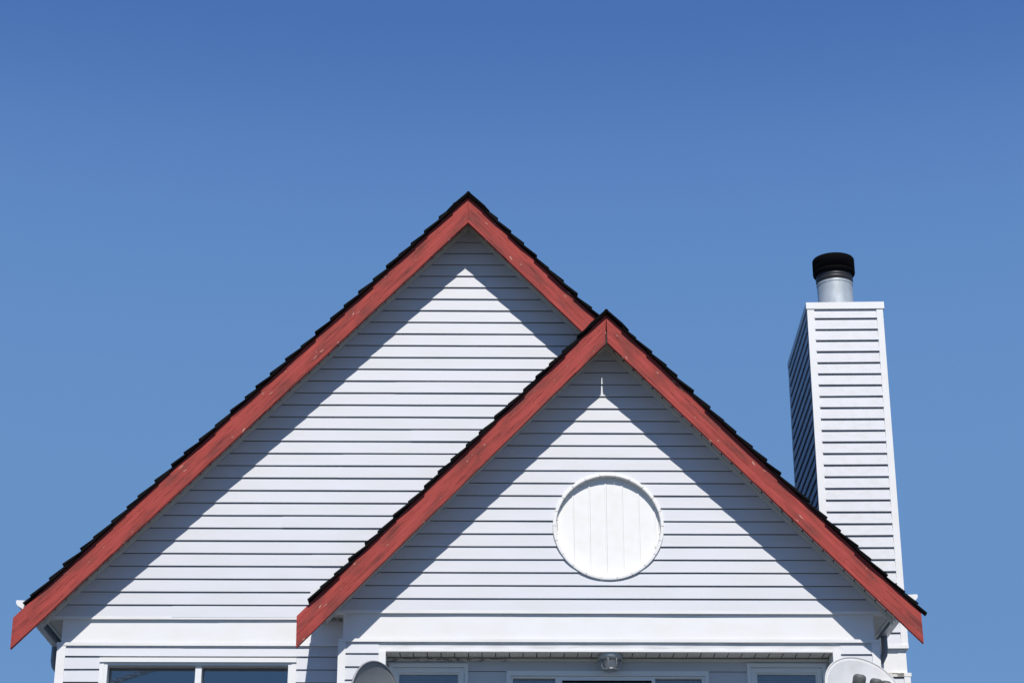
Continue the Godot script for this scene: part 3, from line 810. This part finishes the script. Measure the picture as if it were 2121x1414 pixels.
func build_dishes() -> void:
	# grey dish turned sideways, at the left cheek
	var at := Vector3(-0.868, 4.762, 0.33)
	var a := dish("satellite_dish", "dark grey satellite dish turned sideways in front of the left corner post", at, Vector3(0.79, -0.04, 0.60), 0.262, M.dish_grey, M.dish_lip)
	var st := start()
	tube(st, [Vector3(-0.03, 0.0, -0.02), Vector3(-0.06, -0.1, -0.1), Vector3(-0.06, -0.55, -0.16), Vector3(-0.06, -0.62, -0.34)], 0.02, 10)
	done("mast", st, M.lamp_metal, a)
	var ar := start()
	tube(ar, [Vector3(0.05, -0.26, 0.05), Vector3(0.30, -0.36, 0.24)], 0.011, 8)
	done("feed_arm", ar, M.lamp_metal, a)
	var ho := start()
	tube(ho, [Vector3(0.27, -0.31, 0.22), Vector3(0.31, -0.34, 0.25)], 0.03, 12)
	done("feed_horn", ho, M.horn, a)
	# white dish facing the sun, at the right corner
	at = Vector3(2.598, 4.768, 0.40)
	var b := dish("satellite_dish", "white satellite dish tilted to the sky beside the right corner post", at, Vector3(0.31, 0.404, 0.858), 0.303, M.dish_white, M.dish_white)
	st = start()
	tube(st, [Vector3(-0.01, -0.02, -0.02), Vector3(0.0, -0.1, -0.12), Vector3(0.0, -0.6, -0.2), Vector3(0.0, -0.66, -0.41)], 0.024, 10)
	done("mast", st, M.lamp_metal, b)
	# a forked arm rises from below and carries three receivers in front of the bowl
	ar = start()
	tube(ar, [Vector3(-0.02, -0.27, 0.15), Vector3(-0.02, -0.20, 0.42), Vector3(-0.02, -0.10, 0.455)], 0.013, 8)
	done("feed_arm", ar, M.lamp_metal, b)
	for h in [[Vector3(-0.088, 0.060, 0.46), 0.045, 0.10], [Vector3(0.024, 0.031, 0.46), 0.044, 0.09], [Vector3(0.092, 0.017, 0.455), 0.037, 0.08]]:
		var s := start()
		var r: float = h[1]
		lathe(s, [Vector2(0.0005, 0.0), Vector2(r * 0.55, -0.001), Vector2(r * 0.85, -0.008), Vector2(r, -0.022), Vector2(r, -h[2]), Vector2(r * 0.7, -h[2] - 0.02), Vector2(r * 0.6, -h[2] - 0.07), Vector2(0.0005, -h[2] - 0.07)], Vector3.ZERO, 28)
		done("feed_horn", s, M.horn, b, Transform3D(Basis(Vector3(0, 0, 1), -0.16) * Basis(Vector3(1, 0, 0), 0.25), h[0]))

func build_lamp() -> void:
	var at := Vector3(0.857, 5.187, -0.098)
	var l := group_node("porch_light", self, Transform3D(Basis.IDENTITY, at))
	tag(l, "caged bulkhead lamp under the soffit above the sliding door", "porch light")
	var st := start()
	lathe(st, [Vector2(0.093, 0.0), Vector2(0.0945, -0.006), Vector2(0.093, -0.030), Vector2(0.087, -0.036), Vector2(0.08, -0.036)], Vector3.ZERO, 48)
	done("base", st, M.lamp_metal, l)
	var g := start()
	var prof := []
	for i in 13:
		var a := PI * 0.5 * i / 12.0
		prof.append(Vector2(maxf(cos(a) ** 0.8 * 0.078, 0.0005), -0.034 - sin(a) * 0.080))
	prof.reverse()
	lathe(g, prof, Vector3.ZERO, 48)
	done("glass_globe", g, M.lamp_glass, l)
	var bulb := start()
	var bp := []
	for i in 13:
		var a := PI * i / 12.0
		bp.append(Vector2(maxf(sin(a) * 0.040, 0.0004), -0.068 - cos(a) * 0.034))
	bp.reverse()
	lathe(bulb, bp, Vector3.ZERO, 28)
	done("bulb", bulb, M.opal, l)
	var ring := start()
	for r in [[0.083, -0.038], [0.058, -0.110]]:
		var path := []
		for i in 37: path.append(Vector3(cos(TAU * i / 36.0) * r[0], r[1], sin(TAU * i / 36.0) * r[0]))
		tube(ring, path, 0.0032, 6)
	done("cage_ring", ring, M.lamp_metal, l)
	for k in 8:
		var a := TAU * (k + 0.32) / 8.0
		var path := []
		for i in 8:
			var t := PI * 0.5 * i / 7.0
			var rr := lerpf(0.083, 0.058, 1.0 - cos(t)); 
			path.append(Vector3(cos(a) * rr, -0.038 - sin(t) * 0.072, sin(a) * rr))
		var s := start()
		tube(s, path, 0.0026, 6)
		done("cage_bar", s, M.lamp_metal, l)


# ---------------------------------------------------------------- the scene
# A cloudless sky: deep blue overhead, paler towards the horizon, the same all round.
func clear_sky() -> ImageTexture:
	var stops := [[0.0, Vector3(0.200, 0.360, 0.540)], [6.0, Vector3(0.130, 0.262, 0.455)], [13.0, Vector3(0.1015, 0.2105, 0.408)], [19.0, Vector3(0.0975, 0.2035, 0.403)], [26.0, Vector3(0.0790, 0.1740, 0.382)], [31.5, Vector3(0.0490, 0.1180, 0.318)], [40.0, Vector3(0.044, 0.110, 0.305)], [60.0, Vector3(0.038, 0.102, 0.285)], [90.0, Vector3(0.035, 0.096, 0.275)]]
	var h := 1024
	var img := Image.create(64, h, false, Image.FORMAT_RGBF)
	for y in h:
		var up := 90.0 - 180.0 * (y + 0.5) / h
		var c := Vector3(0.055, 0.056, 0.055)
		if up >= 0.0:
			var k := 0
			while k < stops.size() - 2 and up > stops[k + 1][0]: k += 1
			var a = stops[k]; var b = stops[k + 1]
			var before = stops[maxi(k - 1, 0)][1]; var after = stops[mini(k + 2, stops.size() - 1)][1]
			c = (a[1] as Vector3).cubic_interpolate(b[1], before, after, (up - a[0]) / (b[0] - a[0]))
		for x in 64: img.set_pixel(x, y, Color(c.x, c.y, c.z))
	return ImageTexture.create_from_image(img)


func _ready() -> void:
	rng.seed = 20
	var cam := Camera3D.new()
	cam.name = "camera"
	cam.position = Vector3(0, 1.7, 14.44)
	cam.rotation_order = EULER_ORDER_YXZ
	cam.rotation_degrees = Vector3(22.332, -0.534, 0)
	cam.fov = 19.245
	cam.near = 0.1; cam.far = 2000.0
	add_child(cam)
	cam.current = true

	var env := Environment.new()
	env.background_mode = Environment.BG_SKY
	var sky := Sky.new()
	var sm := PanoramaSkyMaterial.new()
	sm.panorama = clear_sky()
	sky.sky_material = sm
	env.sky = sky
	env.tonemap_mode = Environment.TONE_MAPPER_LINEAR
	env.tonemap_exposure = 1.4
	env.sdfgi_enabled = true; env.ssao_enabled = true; env.ssil_enabled = true
	var we := WorldEnvironment.new()
	we.name = "world_environment"
	we.environment = env
	add_child(we)

	var sun := DirectionalLight3D.new()
	sun.name = "sun"
	sun.light_energy = 1.0
	sun.light_color = Color(1.0, 0.975, 0.94)
	sun.light_angular_distance = 0.5
	sun.shadow_enabled = true
	sun.sky_mode = DirectionalLight3D.SKY_MODE_LIGHT_ONLY
	add_child(sun)
	sun.look_at_from_position(Vector3.ZERO, Vector3(-0.10, -1.2, -1.0), Vector3.UP)

	materials()

	var g := PlaneMesh.new()
	g.size = Vector2(1600, 1600)
	var ground := MeshInstance3D.new()
	ground.name = "ground"
	ground.mesh = g
	ground.material_override = M.lawn
	tag(ground, "level dull green ground round the house", "ground", "", "structure")
	add_child(ground)

	build_house()
	build_dishes()
	build_lamp()
	build_cable()


# overhead service line that passes in front of the house; the wide gable's window mirrors it
func build_cable() -> void:
	var a := Vector3(4.48, 8.75, 3.2); var b := Vector3(-17.22, 8.55, 27.4)
	var c := group_node("overhead_cable", self, Transform3D(Basis.IDENTITY, a))
	tag(c, "twisted overhead service cable mirrored in the dark window of the wide gable", "cable")
	var d := b - a
	var side := d.cross(Vector3.UP).normalized()
	var n := 420
	for k in 3:
		var path := []
		for i in n + 1:
			var t := float(i) / n
			var w := TAU * (t * 34.0 + k / 3.0 + 0.35 * sin(t * 40.0))
			path.append(d * t + Vector3.UP * (-1.2 * t * (1.0 - t) + sin(w) * 0.032) + side * cos(w) * 0.032)
		var st := start()
		tube(st, path, 0.012, 6)
		done("strand", st, M.wire, c)
	var e := 0
	for p in [a, b]:
		var q := group_node("utility_pole", self, Transform3D(Basis.IDENTITY, Vector3(p.x, 0, p.z)))
		tag(q, ["grey wooden pole that holds the near end of the overhead cable", "grey wooden pole that holds the far end of the overhead cable"][e], "pole", "utility poles")
		var st := start()
		lathe(st, [Vector2(0.15, 0.0), Vector2(0.11, 9.0), Vector2(0.0, 9.03)], Vector3.ZERO, 20)
		done("shaft", st, M.backing, q)
		var bt := start()
		tube(bt, [Vector3(0, p.y, 0), Vector3(0.0, p.y + 0.01, 0.0)], 0.14, 12)
		done("clamp", bt, M.lamp_metal, q)
		e += 1
